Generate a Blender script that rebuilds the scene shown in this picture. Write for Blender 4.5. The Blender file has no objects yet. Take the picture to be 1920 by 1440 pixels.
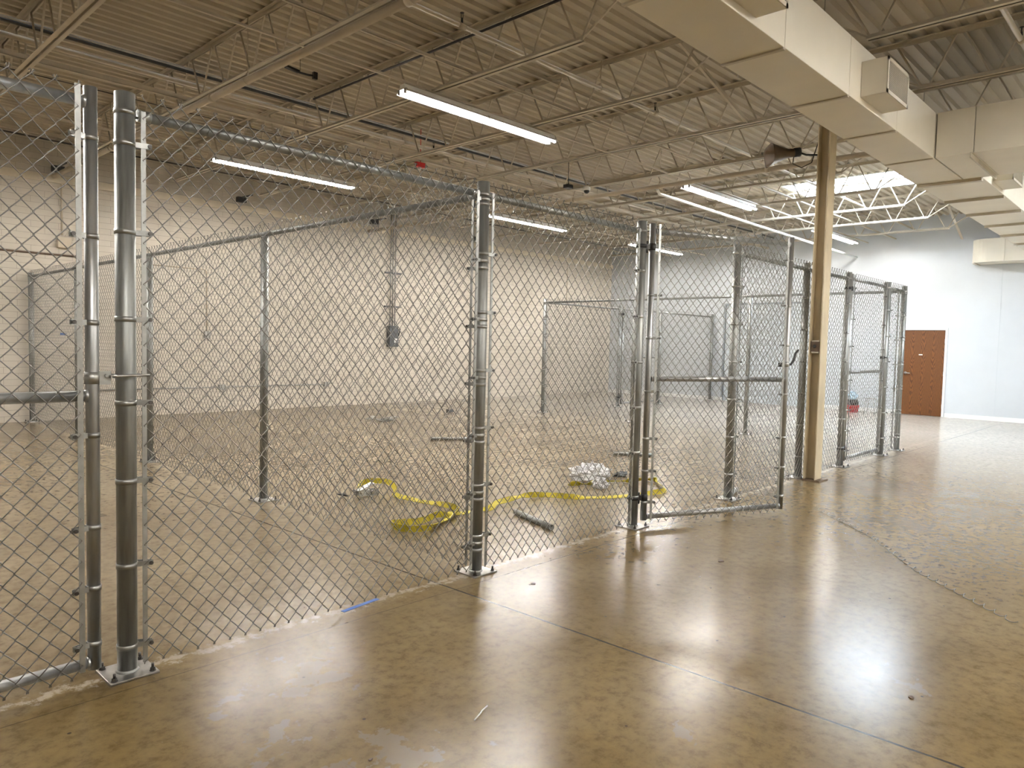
import bpy, math, random
from mathutils import Vector, Matrix
random.seed(7)
PI = math.pi
S = bpy.context.scene
COL = S.collection

# ------------------------------------------------------------------ materials
def nt(name):
    m = bpy.data.materials.new(name); m.use_nodes = True
    n = m.node_tree; b = n.nodes['Principled BSDF']
    return m, n, b
def N(n, t, **k):
    x = n.nodes.new(t)
    for a, v in k.items(): setattr(x, a, v)
    return x
def ramp(n, stops):
    r = N(n, 'ShaderNodeValToRGB')
    e = r.color_ramp.elements
    while len(e) < len(stops): e.new(0.5)
    for i, (p, c) in enumerate(stops):
        e[i].position = p; e[i].color = (*c, 1) if len(c) == 3 else c
    return r
def mix(n, fac, a, b, mode='MIX'):
    m = N(n, 'ShaderNodeMix', data_type='RGBA', blend_type=mode)
    for s, v in ((0, fac), (6, a), (7, b)):
        if hasattr(v, 'links') or hasattr(v, 'is_output'): n.links.new(v, m.inputs[s])
        elif s == 0: m.inputs[0].default_value = v
        else: m.inputs[s].default_value = (*v, 1)
    return m.outputs[2]
def coords(n, scale=(1, 1, 1), kind='Object', rot=(0, 0, 0)):
    t = N(n, 'ShaderNodeTexCoord'); m = N(n, 'ShaderNodeMapping')
    m.inputs['Scale'].default_value = scale; m.inputs['Rotation'].default_value = rot
    n.links.new(t.outputs[kind], m.inputs['Vector'])
    return m.outputs['Vector']
def noise(n, vec, scale, detail=4, rough=.55):
    x = N(n, 'ShaderNodeTexNoise'); x.inputs['Scale'].default_value = scale
    x.inputs['Detail'].default_value = detail; x.inputs['Roughness'].default_value = rough
    n.links.new(vec, x.inputs['Vector']); return x.outputs['Fac']
def pm(name, col, rough=.5, metal=0., var=.12, vs=6., bump=0., bs=40., stretch=(1, 1, 1), rvar=0.):
    m, n, b = nt(name)
    v = coords(n, stretch)
    f = noise(n, v, vs)
    d = tuple(max(0, c * (1 - var)) for c in col); l = tuple(min(1, c * (1 + var)) for c in col)
    r = ramp(n, [(.3, d), (.7, l)]); n.links.new(f, r.inputs[0]); n.links.new(r.outputs[0], b.inputs['Base Color'])
    b.inputs['Roughness'].default_value = rough; b.inputs['Metallic'].default_value = metal
    if rvar:
        rr = N(n, 'ShaderNodeMapRange'); n.links.new(f, rr.inputs[0])
        rr.inputs[1].default_value = .3; rr.inputs[2].default_value = .7
        rr.inputs[3].default_value = rough - rvar; rr.inputs[4].default_value = rough + rvar
        n.links.new(rr.outputs[0], b.inputs['Roughness'])
    if bump:
        f2 = noise(n, v, bs); bp = N(n, 'ShaderNodeBump'); bp.inputs['Strength'].default_value = bump
        bp.inputs['Distance'].default_value = .005
        n.links.new(f2, bp.inputs['Height']); n.links.new(bp.outputs[0], b.inputs['Normal'])
    return m

M = {}
M['galv'] = pm('galvanized_pipe', (.33, .34, .33), .46, .85, .22, 5, stretch=(9, 9, .8), rvar=.08)
M['galv_bright'] = pm('bright_galvanized_pipe', (.44, .45, .45), .38, .85, .12, 6, stretch=(6, 6, .8), rvar=.05)
M['wire'] = pm('galvanized_wire', (.25, .245, .23), .45, 1., .15, 12)
M['strapmetal'] = pm('zinc_strap', (.43, .44, .43), .42, 1., .12, 30, rvar=.08)
M['plate'] = pm('steel_plate', (.44, .43, .41), .38, 1., .25, 14, rvar=.1)
M['bolt'] = pm('dark_bolt', (.13, .125, .12), .4, 1., .3, 60)
M['blackiron'] = pm('black_iron', (.025, .025, .026), .45, .2, .2, 30)
M['paint'] = pm('cream_steel_paint', (.55, .495, .40), .55, 0, .10, 3, .15, 30)
M['colpaint'] = pm('column_paint', (.62, .53, .37), .5, 0, .16, 4, .2, 30, (1, 1, .4))
M['pipepaint'] = pm('pipe_paint', (.52, .45, .345), .5, 0, .08, 4)
M['duct'] = pm('duct_wrap', (.74, .69, .58), .55, 0, .04, 2, .1, 60)
M['ductlip'] = pm('duct_lip', (.55, .50, .40), .55, 0, .06, 8)
M['white'] = pm('white_enamel', (.85, .85, .83), .35, 0, .03, 8)
M['cond'] = pm('conduit_metal', (.42, .41, .39), .4, .8, .15, 10)
M['darkcond'] = pm('dark_conduit', (.05, .045, .04), .5, .3, .2, 10)
M['yellow'] = pm('yellow_webbing', (.60, .50, .03), .65, 0, .12, 9, .3, 400)
M['red'] = pm('red_plastic', (.55, .02, .02), .45, 0, .2, 20)
M['bluewhite'] = pm('blue_white_plastic', (.45, .62, .78), .5, 0, .35, 18)
M['tape'] = pm('blue_tape', (.05, .13, .42), .6, 0, .15, 20)
M['horn'] = pm('horn_paint', (.10, .065, .035), .4, .2, .2, 12)
M['ledge'] = pm('ledge_paint', (.68, .61, .48), .6, 0, .08, 4)
M['brown'] = pm('rusty_plate', (.12, .08, .05), .6, .2, .3, 30)
M['grey'] = pm('grey_box', (.10, .105, .11), .45, .3, .15, 20)
M['framegrey'] = pm('frame_grey_paint', (.30, .33, .36), .5, 0, .05, 6)
M['paper'] = pm('white_scrap', (.8, .8, .78), .7, 0, .05, 20)

def plastic():
    m, n, b = nt('clear_plastic_film')
    b.inputs['Base Color'].default_value = (.85, .86, .88, 1); b.inputs['Roughness'].default_value = .2
    t = N(n, 'ShaderNodeBsdfTransparent'); mx = N(n, 'ShaderNodeMixShader')
    o = n.nodes['Material Output']
    v = coords(n); f = noise(n, v, 30)
    r = N(n, 'ShaderNodeMapRange'); n.links.new(f, r.inputs[0]); r.inputs[1].default_value = .3; r.inputs[2].default_value = .7
    r.inputs[3].default_value = .35; r.inputs[4].default_value = .95
    n.links.new(r.outputs[0], mx.inputs[0]); n.links.new(t.outputs[0], mx.inputs[1]); n.links.new(b.outputs[0], mx.inputs[2])
    n.links.new(mx.outputs[0], o.inputs['Surface'])
    return m
M['plastic'] = plastic()

def tube_mat():
    m, n, b = nt('lit_fluorescent_tube')
    b.inputs['Base Color'].default_value = (.9, .9, .88, 1)
    b.inputs['Emission Color'].default_value = (1., .955, .89, 1)
    b.inputs['Emission Strength'].default_value = 100
    return m
M['tube'] = tube_mat()

WORN = [(1.65, -.55, .6, .30), (1.35, -.98, .5, .33), (1.60, -1.35, .5, .34), (1.25, -.6, .35, .28), (3.70, -2.40, .22, .34), (3.54, -2.50, .18, .30), (2.46, -2.02, .25, .24)]
def floor_mat():
    m, n, b = nt('polished_concrete')
    v = coords(n)
    big = noise(n, v, .55, 5, .6); mid = noise(n, v, 2.3, 7, .65); fine = noise(n, v, 16, 8, .7)
    c1 = ramp(n, [(.28, (.140, .092, .032)), (.5, (.188, .130, .052)), (.72, (.23, .168, .080))]); n.links.new(big, c1.inputs[0])
    c2 = ramp(n, [(.28, (.80, .77, .72)), (.55, (1, 1, 1)), (.8, (1.0, 1.0, 1.0))]); n.links.new(mid, c2.inputs[0])
    col = mix(n, .75, c1.outputs[0], c2.outputs[0], 'MULTIPLY')
    c3 = ramp(n, [(.36, (.55, .52, .46)), (.5, (.96, .95, .93)), (.66, (1.16, 1.14, 1.10))]); n.links.new(fine, c3.inputs[0])
    col = mix(n, .7, col, c3.outputs[0], 'MULTIPLY')
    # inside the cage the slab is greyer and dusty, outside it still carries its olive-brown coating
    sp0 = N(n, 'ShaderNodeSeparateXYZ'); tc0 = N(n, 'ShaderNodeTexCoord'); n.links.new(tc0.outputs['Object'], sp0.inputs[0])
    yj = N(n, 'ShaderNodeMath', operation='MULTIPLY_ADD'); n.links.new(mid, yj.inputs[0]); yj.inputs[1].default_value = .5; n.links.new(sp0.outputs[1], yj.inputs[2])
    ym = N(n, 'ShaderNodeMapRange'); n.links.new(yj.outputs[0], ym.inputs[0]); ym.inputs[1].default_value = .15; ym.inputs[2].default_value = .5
    xm = N(n, 'ShaderNodeMapRange'); n.links.new(sp0.outputs[0], xm.inputs[0]); xm.inputs[1].default_value = 3; xm.inputs[2].default_value = 14  # paler toward the far end, imitating the bright reflection there
    dust_sheen = N(n, 'ShaderNodeMath', operation='MAXIMUM'); n.links.new(ym.outputs[0], dust_sheen.inputs[0]); n.links.new(xm.outputs[0], dust_sheen.inputs[1])
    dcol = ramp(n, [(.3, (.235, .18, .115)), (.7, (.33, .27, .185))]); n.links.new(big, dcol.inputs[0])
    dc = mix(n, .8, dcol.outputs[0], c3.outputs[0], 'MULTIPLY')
    dm = N(n, 'ShaderNodeMath', operation='MULTIPLY'); n.links.new(dust_sheen.outputs[0], dm.inputs[0]); dm.inputs[1].default_value = .85
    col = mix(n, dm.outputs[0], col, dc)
    far_sheen = N(n, 'ShaderNodeMapRange'); n.links.new(sp0.outputs[0], far_sheen.inputs[0]); far_sheen.inputs[1].default_value = 8; far_sheen.inputs[2].default_value = 15; far_sheen.inputs[4].default_value = .7  # far floor whitened: the end wall's reflection painted into the colour
    col = mix(n, far_sheen.outputs[0], col, mix(n, .5, (.50, .475, .44), c3.outputs[0], 'MULTIPLY'))
    # worn grey patches where the coating has flaked away
    wv = coords(n, (1, 1, 1)); wn = N(n, 'ShaderNodeTexNoise'); wn.inputs['Scale'].default_value = 1.5
    wn.inputs['Detail'].default_value = 9; wn.inputs['Roughness'].default_value = .62; wn.inputs['Distortion'].default_value = .35
    n.links.new(wv, wn.inputs['Vector'])
    acc = None
    for (cx_, cy_2, rad, amt) in WORN:
        ds = N(n, 'ShaderNodeVectorMath', operation='DISTANCE'); n.links.new(tc0.outputs['Object'], ds.inputs[0]); ds.inputs[1].default_value = (cx_, cy_2, 0)
        mr_ = N(n, 'ShaderNodeMapRange'); n.links.new(ds.outputs['Value'], mr_.inputs[0]); mr_.inputs[1].default_value = 0; mr_.inputs[2].default_value = rad
        mr_.inputs[3].default_value = amt; mr_.inputs[4].default_value = 0
        if acc is None: acc = mr_.outputs[0]
        else:
            ad = N(n, 'ShaderNodeMath', operation='MAXIMUM'); n.links.new(acc, ad.inputs[0]); n.links.new(mr_.outputs[0], ad.inputs[1]); acc = ad.outputs[0]
    wn2 = N(n, 'ShaderNodeTexNoise'); wn2.inputs['Scale'].default_value = 5.5; wn2.inputs['Detail'].default_value = 9; wn2.inputs['Roughness'].default_value = .65; wn2.inputs['Distortion'].default_value = .3
    n.links.new(wv, wn2.inputs['Vector'])
    loc_ = N(n, 'ShaderNodeMath', operation='ADD'); n.links.new(wn2.outputs['Fac'], loc_.inputs[0]); n.links.new(acc, loc_.inputs[1])
    mxx = N(n, 'ShaderNodeMath', operation='MAXIMUM'); n.links.new(loc_.outputs[0], mxx.inputs[0]); n.links.new(wn.outputs['Fac'], mxx.inputs[1])
    wr = ramp(n, [(.765, (0, 0, 0)), (.777, (1, 1, 1))]); n.links.new(mxx.outputs[0], wr.inputs[0])
    col = mix(n, wr.outputs[0], col, (.20, .155, .10))
    # scratches: thin stretched noise bands in two directions
    scr = None
    for ang, sc in ((.6, 1.0), (-.9, 1.3), (1.4, .8)):
        rv = coords(n, (1, 1, 1), rot=(0, 0, ang)); mp2 = N(n, 'ShaderNodeMapping'); mp2.inputs['Scale'].default_value = (1.3 * sc, 70 * sc, 1)
        n.links.new(rv, mp2.inputs['Vector']); s = noise(n, mp2.outputs[0], 1.0, 2, .5)
        sr = ramp(n, [(.735, (0, 0, 0)), (.75, (1, 1, 1))]); n.links.new(s, sr.inputs[0])
        col = mix(n, mix(n, .45, (0, 0, 0), sr.outputs[0]), col, (.13, .09, .05))
    # dark specks
    vo = N(n, 'ShaderNodeTexVoronoi'); vo.inputs['Scale'].default_value = 5.5; n.links.new(v, vo.inputs['Vector'])
    vr = ramp(n, [(.03, (1, 1, 1)), (.05, (0, 0, 0))]); n.links.new(vo.outputs['Distance'], vr.inputs[0])
    col = mix(n, vr.outputs[0], col, (.06, .045, .03))
    # saw-cut joints
    sep = N(n, 'ShaderNodeSeparateXYZ'); tc = N(n, 'ShaderNodeTexCoord'); n.links.new(tc.outputs['Object'], sep.inputs[0])
    wob = noise(n, v, 9, 5, .7)
    def line(axis, pos, w, wobble=.012, slope=0.):
        a = N(n, 'ShaderNodeMath', operation='MULTIPLY_ADD'); n.links.new(wob, a.inputs[0]); a.inputs[1].default_value = wobble
        n.links.new(sep.outputs[axis], a.inputs[2])
        if slope:
            q = N(n, 'ShaderNodeMath', operation='MULTIPLY_ADD'); n.links.new(sep.outputs[1 - axis], q.inputs[0])
            q.inputs[1].default_value = slope; n.links.new(a.outputs[0], q.inputs[2]); a = q
        s = N(n, 'ShaderNodeMath', operation='SUBTRACT'); n.links.new(a.outputs[0], s.inputs[0]); s.inputs[1].default_value = pos + wobble / 2
        ab = N(n, 'ShaderNodeMath', operation='ABSOLUTE'); n.links.new(s.outputs[0], ab.inputs[0])
        l = N(n, 'ShaderNodeMath', operation='LESS_THAN'); n.links.new(ab.outputs[0], l.inputs[0]); l.inputs[1].default_value = w
        return l.outputs[0]
    for ax, p, w, sl, k in ((0, 2.89, .0065, .03, 1.), (0, 8.35, .005, 0, .7), (0, -2.6, .006, 0, 1.), (0, 13.9, .005, 0, .6), (1, -.17, .004, 0, .5), (1, 5.6, .004, 0, .5)):
        f = mix(n, k, (0, 0, 0), (1, 1, 1)); l = line(ax, p, w, slope=sl)
        mm = N(n, 'ShaderNodeMath', operation='MULTIPLY'); n.links.new(l, mm.inputs[0]); mm.inputs[1].default_value = k
        col = mix(n, mm.outputs[0], col, (.035, .025, .018))
    ch = noise(n, v, 14, 6, .75)
    for (lo_, p_) in ((.50, .02),):
        a = N(n, 'ShaderNodeMath', operation='ABSOLUTE'); n.links.new(sep.outputs[1], a.inputs[0])
        mr2 = N(n, 'ShaderNodeMapRange'); n.links.new(a.outputs[0], mr2.inputs[0]); mr2.inputs[1].default_value = .0; mr2.inputs[2].default_value = .10; mr2.inputs[3].default_value = .22; mr2.inputs[4].default_value = 0
        sm = N(n, 'ShaderNodeMath', operation='ADD'); n.links.new(mr2.outputs[0], sm.inputs[0]); n.links.new(ch, sm.inputs[1])
        cr = ramp(n, [(.64, (0, 0, 0)), (.74, (1, 1, 1))]); n.links.new(sm.outputs[0], cr.inputs[0])
        cm = N(n, 'ShaderNodeMath', operation='MULTIPLY'); n.links.new(cr.outputs[0], cm.inputs[0]); cm.inputs[1].default_value = .5
        lt_ = N(n, 'ShaderNodeMath', operation='LESS_THAN'); n.links.new(a.outputs[0], lt_.inputs[0]); lt_.inputs[1].default_value = .12
        cm2 = N(n, 'ShaderNodeMath', operation='MULTIPLY'); n.links.new(cm.outputs[0], cm2.inputs[0]); n.links.new(lt_.outputs[0], cm2.inputs[1]); cm = cm2
        col = mix(n, cm.outputs[0], col, (.50, .45, .38))
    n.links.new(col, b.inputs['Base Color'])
    rr = N(n, 'ShaderNodeMapRange'); n.links.new(mid, rr.inputs[0]); rr.inputs[1].default_value = .3; rr.inputs[2].default_value = .7
    rr.inputs[3].default_value = .19; rr.inputs[4].default_value = .25
    rw = N(n, 'ShaderNodeMath', operation='MULTIPLY_ADD'); n.links.new(wr.outputs[0], rw.inputs[0]); rw.inputs[1].default_value = .015
    n.links.new(rr.outputs[0], rw.inputs[2]); n.links.new(rw.outputs[0], b.inputs['Roughness'])
    b.inputs['IOR'].default_value = 1.42
    streak = noise(n, coords(n, (1.2, 7, 1), rot=(0, 0, .35)), 7, 6, .75)
    bp = N(n, 'ShaderNodeBump'); bp.inputs['Strength'].default_value = .06; bp.inputs['Distance'].default_value = .005
    n.links.new(streak, bp.inputs['Height']); n.links.new(bp.outputs[0], b.inputs['Normal'])
    return m
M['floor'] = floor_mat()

def block_mat():
    m, n, b = nt('painted_block_wall')
    v = coords(n, (1, 1, 1), rot=(PI / 2, 0, 0))
    br = N(n, 'ShaderNodeTexBrick'); n.links.new(v, br.inputs['Vector'])
    br.inputs['Color1'].default_value = (.60, .55, .475, 1); br.inputs['Color2'].default_value = (.58, .53, .455, 1)
    br.inputs['Mortar'].default_value = (.34, .30, .25, 1); br.inputs['Scale'].default_value = 1
    br.inputs['Mortar Size'].default_value = .0028; br.inputs['Brick Width'].default_value = .406; br.inputs['Row Height'].default_value = .1016
    f = noise(n, coords(n), 1.2, 5)
    r = ramp(n, [(.3, (.9, .9, .88)), (.6, (1, 1, 1))]); n.links.new(f, r.inputs[0])
    n.links.new(mix(n, 1, br.outputs['Color'], r.outputs[0], 'MULTIPLY'), b.inputs['Base Color'])
    b.inputs['Roughness'].default_value = .6
    bp = N(n, 'ShaderNodeBump'); bp.inputs['Strength'].default_value = .5; bp.inputs['Distance'].default_value = .004; bp.invert = True
    n.links.new(br.outputs['Fac'], bp.inputs['Height']); n.links.new(bp.outputs[0], b.inputs['Normal'])
    return m
M['block'] = block_mat()
M['drywall'] = pm('white_painted_wall', (.585, .615, .645), .55, 0, .03, 1.5, .1, 30)
M['panelgrey'] = pm('pale_grey_panel', (.55, .59, .62), .5, 0, .03, 3)
M['sidewall'] = pm('side_wall_paint', (.78, .75, .69), .6, 0, .06, 1.5)

def deck_mat():
    m, n, b = nt('painted_roof_deck')
    f = noise(n, coords(n, (.3, 1.5, 1)), 2, 5)
    r = ramp(n, [(.3, (.44, .385, .295)), (.7, (.50, .445, .345))]); n.links.new(f, r.inputs[0])
    n.links.new(r.outputs[0], b.inputs['Base Color']); b.inputs['Roughness'].default_value = .55
    return m
M['deck'] = deck_mat()

def wood_mat():
    m, n, b = nt('oak_veneer')
    # cathedral grain: nested arches repeated across the leaf (Y) and stretched in Z
    tc = N(n, 'ShaderNodeTexCoord'); mp = N(n, 'ShaderNodeMapping'); mp.inputs['Scale'].default_value = (1, 4.4, .75)
    n.links.new(tc.outputs['Object'], mp.inputs['Vector'])
    sep = N(n, 'ShaderNodeSeparateXYZ'); n.links.new(mp.outputs[0], sep.inputs[0])
    fr = N(n, 'ShaderNodeMath', operation='PINGPONG'); n.links.new(sep.outputs[1], fr.inputs[0]); fr.inputs[1].default_value = .5
    sq = N(n, 'ShaderNodeMath', operation='POWER'); n.links.new(fr.outputs[0], sq.inputs[0]); sq.inputs[1].default_value = 2
    ns = noise(n, coords(n, (1, 5, 1)), 2.2, 4)
    a = N(n, 'ShaderNodeMath', operation='MULTIPLY_ADD'); n.links.new(sq.outputs[0], a.inputs[0]); a.inputs[1].default_value = -3.2; n.links.new(sep.outputs[2], a.inputs[2])
    a2 = N(n, 'ShaderNodeMath', operation='MULTIPLY_ADD'); n.links.new(ns, a2.inputs[0]); a2.inputs[1].default_value = .55; n.links.new(a.outputs[0], a2.inputs[2])
    sn = N(n, 'ShaderNodeMath', operation='MULTIPLY'); n.links.new(a2.outputs[0], sn.inputs[0]); sn.inputs[1].default_value = 55
    s = N(n, 'ShaderNodeMath', operation='SINE'); n.links.new(sn.outputs[0], s.inputs[0])
    r = ramp(n, [(0, (.06, .018, .003)), (.5, (.125, .042, .007)), (1, (.155, .056, .010))])
    mr = N(n, 'ShaderNodeMapRange'); n.links.new(s.outputs[0], mr.inputs[0]); mr.inputs[1].default_value = -1; mr.inputs[2].default_value = 1
    n.links.new(mr.outputs[0], r.inputs[0]); n.links.new(r.outputs[0], b.inputs['Base Color']); b.inputs['Roughness'].default_value = .4
    return m
M['wood'] = wood_mat()

def pane_mat():
    m, n, b = nt('skylight_acrylic')
    t = N(n, 'ShaderNodeBsdfTransparent'); tr = N(n, 'ShaderNodeBsdfTranslucent'); mx = N(n, 'ShaderNodeMixShader')
    t.inputs[0].default_value = (.95, .97, 1, 1); tr.inputs[0].default_value = (.95, .97, 1, 1); mx.inputs[0].default_value = .65
    n.links.new(t.outputs[0], mx.inputs[1]); n.links.new(tr.outputs[0], mx.inputs[2])
    n.links.new(mx.outputs[0], n.nodes['Material Output'].inputs['Surface'])
    return m
M['pane'] = pane_mat()

# ------------------------------------------------------------------ mesh builder
class MB:
    def __init__(s): s.v = []; s.f = []; s.sm = []
    def add(s, vs, fs, smooth=False):
        o = len(s.v); s.v += [tuple(x) for x in vs]; s.f += [tuple(i + o for i in f) for f in fs]; s.sm += [smooth] * len(fs); return s
    def box(s, x0, y0, z0, x1, y1, z1):
        x0, x1 = sorted((x0, x1)); y0, y1 = sorted((y0, y1)); z0, z1 = sorted((z0, z1))
        vs = [(x0, y0, z0), (x1, y0, z0), (x1, y1, z0), (x0, y1, z0), (x0, y0, z1), (x1, y0, z1), (x1, y1, z1), (x0, y1, z1)]
        return s.add(vs, [(3, 2, 1, 0), (4, 5, 6, 7), (0, 1, 5, 4), (1, 2, 6, 5), (2, 3, 7, 6), (3, 0, 4, 7)])
    def obox(s, c, ax, ay, az):       # oriented box: centre, three half-vectors
        c, ax, ay, az = map(Vector, (c, ax, ay, az))
        vs = [c + ax * i + ay * j + az * k for k in (-1, 1) for j in (-1, 1) for i in (-1, 1)]
        return s.add(vs, [(0, 2, 3, 1), (4, 5, 7, 6), (0, 1, 5, 4), (1, 3, 7, 5), (3, 2, 6, 7), (2, 0, 4, 6)])
    def cyl(s, a, b, r, n=12, r2=None, cap=True, smooth=True):
        a, b = Vector(a), Vector(b); r2 = r if r2 is None else r2
        d = (b - a).normalized(); u = d.orthogonal().normalized(); w = d.cross(u)
        vs = []
        for p, q in ((a, r), (b, r2)):
            vs += [p + (u * math.cos(2 * PI * i / n) + w * math.sin(2 * PI * i / n)) * q for i in range(n)]
        s.add(vs, [(i, (i + 1) % n, n + (i + 1) % n, n + i) for i in range(n)], smooth)
        if cap:
            s.f += [tuple(len(s.v) - 2 * n + i for i in reversed(range(n))), tuple(len(s.v) - n + i for i in range(n))]; s.sm += [False] * 2
        return s
    def pipe(s, a, b, r, t=.004, n=24):   # hollow open tube, vertical or not
        a, b = Vector(a), Vector(b); d = (b - a).normalized(); u = d.orthogonal().normalized(); w = d.cross(u)
        vs = []
        for p, q in ((a, r), (b, r), (b, r - t), (a, r - t)):
            vs += [p + (u * math.cos(2 * PI * i / n) + w * math.sin(2 * PI * i / n)) * q for i in range(n)]
        for k in range(4):
            o, o2 = k * n, ((k + 1) % 4) * n
            s_f = [(o + i, o + (i + 1) % n, o2 + (i + 1) % n, o2 + i) for i in range(n)]
            if k == 0: s.add(vs, s_f, True); base = len(s.v) - 4 * n
            else: s.f += [tuple(base + j for j in f) for f in s_f]; s.sm += [k == 2] * n
        return s
    def path(s, pts, r, n=6, closed=False, smooth=True, cap=True):
        pts = [Vector(p) for p in pts]; m = len(pts)
        vs = []; prev = None
        for i, p in enumerate(pts):
            if closed: d = pts[(i + 1) % m] - pts[i - 1]
            else: d = pts[min(i + 1, m - 1)] - pts[max(i - 1, 0)]
            d.normalize()
            if prev is None: u = d.orthogonal().normalized()
            else:
                u = prev - d * prev.dot(d)
                u = u.normalized() if u.length > 1e-6 else d.orthogonal().normalized()
            prev = u; w = d.cross(u)
            vs += [p + (u * math.cos(2 * PI * j / n) + w * math.sin(2 * PI * j / n)) * r for j in range(n)]
        fs = []
        for i in range(m if closed else m - 1):
            o, o2 = i * n, ((i + 1) % m) * n
            fs += [(o + j, o + (j + 1) % n, o2 + (j + 1) % n, o2 + j) for j in range(n)]
        s.add(vs, fs, smooth)
        if cap and not closed:
            b0 = len(s.v) - m * n
            s.f += [tuple(b0 + j for j in reversed(range(n))), tuple(b0 + (m - 1) * n + j for j in range(n))]; s.sm += [False] * 2
        return s
    def ring(s, c, r, h, t=.003, n=24):   # vertical-axis strap ring
        return s.pipe((c[0], c[1], c[2] - h / 2), (c[0], c[1], c[2] + h / 2), r + t, t, n)
    def lathe(s, c, prof, n=16, axis='z'):
        vs = []
        for (r, z) in prof:
            for i in range(n):
                a = 2 * PI * i / n
                p = (r * math.cos(a), r * math.sin(a), z)
                if axis == 'y': p = (p[0], p[2], p[1])
                if axis == 'x': p = (p[2], p[0], p[1])
                vs.append((c[0] + p[0], c[1] + p[1], c[2] + p[2]))
        fs = [(k * n + i, k * n + (i + 1) % n, (k + 1) * n + (i + 1) % n, (k + 1) * n + i) for k in range(len(prof) - 1) for i in range(n)]
        fs.append(tuple(reversed(range(n)))); fs.append(tuple((len(prof) - 1) * n + i for i in range(n)))
        return s.add(vs, fs, True)
    def build(s, name, mat, parent=None, bevel=0, wn=None):
        off = wloc(parent) if parent else Vector((0, 0, 0))
        me = bpy.data.meshes.new(name)
        me.from_pydata([(x - off[0], y - off[1], z - off[2]) for x, y, z in s.v], [], s.f)
        me.polygons.foreach_set('use_smooth', s.sm)
        me.materials.append(mat); me.update()
        o = bpy.data.objects.new(name, me); COL.objects.link(o)
        if parent: o.parent = parent
        if bevel:
            b = o.modifiers.new('bevel', 'BEVEL'); b.width = bevel; b.segments = 2; b.limit_method = 'ANGLE'
        return o
def wloc(o):
    v = Vector((0, 0, 0))
    while o: v += o.location; o = o.parent
    return v
def tag(o, label=None, cat=None, group=None, kind=None):
    for k, v in (('label', label), ('category', cat), ('group', group), ('kind', kind)):
        if v: o[k] = v
    return o
def thing(name, label, cat, loc=(0, 0, 0), group=None):
    o = bpy.data.objects.new(name, None); COL.objects.link(o); o.location = loc; o.empty_display_size = .1
    return tag(o, label, cat, group)
def copy_tree(o, parent=None):
    c = o.copy(); COL.objects.link(c)
    if parent: c.parent = parent; c.matrix_parent_inverse = o.matrix_parent_inverse
    for ch in list(o.children): copy_tree(ch, c)
    return c
def struct(name, mb, mat, parent=None, bevel=0):
    o = mb.build(name, mat, parent, bevel)
    if not parent: o['kind'] = 'structure'
    return o

# ------------------------------------------------------------------ dimensions (metres; X along the front fence, Y away from the walkway)
XN, XF, YS, YB = -7.5, 19.5, -10.5, 10.85
ZD = 4.757                                    # underside of the deck flutes
JX = [2.03 + 1.61 * k for k in range(11)]
SKY = [(14.3, 15.55, .5, 2.95), (11.1, 12.35, -6.6, -4.2)]

# setting -----------------------------------------------------------
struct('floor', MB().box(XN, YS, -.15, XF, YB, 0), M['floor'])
struct('wall_left', MB().box(XN, YB, 0, XF + .2, YB + .2, 5.2), M['block'])
w = MB()
dy0, dy1, dz = 1.13, 2.04, 2.06               # wood door opening
py0, py1, pz = 4.05, 6.77, 2.76               # wide panel opening
w.box(XF, YS, 0, XF + .2, dy0, 5.2); w.box(XF, dy0, dz, XF + .2, dy1, 5.2); w.box(XF, dy1, 0, XF + .2, py0, 5.2)
w.box(XF, py0, pz, XF + .2, py1, 5.2); w.box(XF, py1, 0, XF + .2, YB, 5.2)
w.box(XF + .2, dy0 - .2, -.15, XF + .3, py1 + .2, 5.2); w.box(XF, dy0, -.15, XF + .2, dy1, 0); w.box(XF, py0, -.15, XF + .2, py1, 0)  # unseen backing, added to stop sky light leaking past the doors
struct('wall_far', w, M['drywall'])
struct('wall_right', MB().box(XN, YS - .2, 0, XF, YS, 5.2), M['sidewall'])
struct('wall_near', MB().box(XN - .2, YS, 0, XN, YB, 5.2), M['sidewall'])
b = MB(); b.box(XF - .014, YS, 0, XF, dy0 - .06, .10); b.box(XF - .014, dy1 + .06, 0, XF, py0, .10); b.box(XF - .014, py1, 0, XF, YB, .10)
struct('baseboard_far', b, M['white'])
struct('trim_1', MB().box(XN, YB - .05, 4.02, XF, YB, 4.12).box(XN, YB - .03, 4.12, XF, YB, 4.15), M['ledge'])
t = MB(); t.box(XF - .004, .062, .1, XF, .072, 4.7); struct('trim_2', t, M['panelgrey'])

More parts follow.
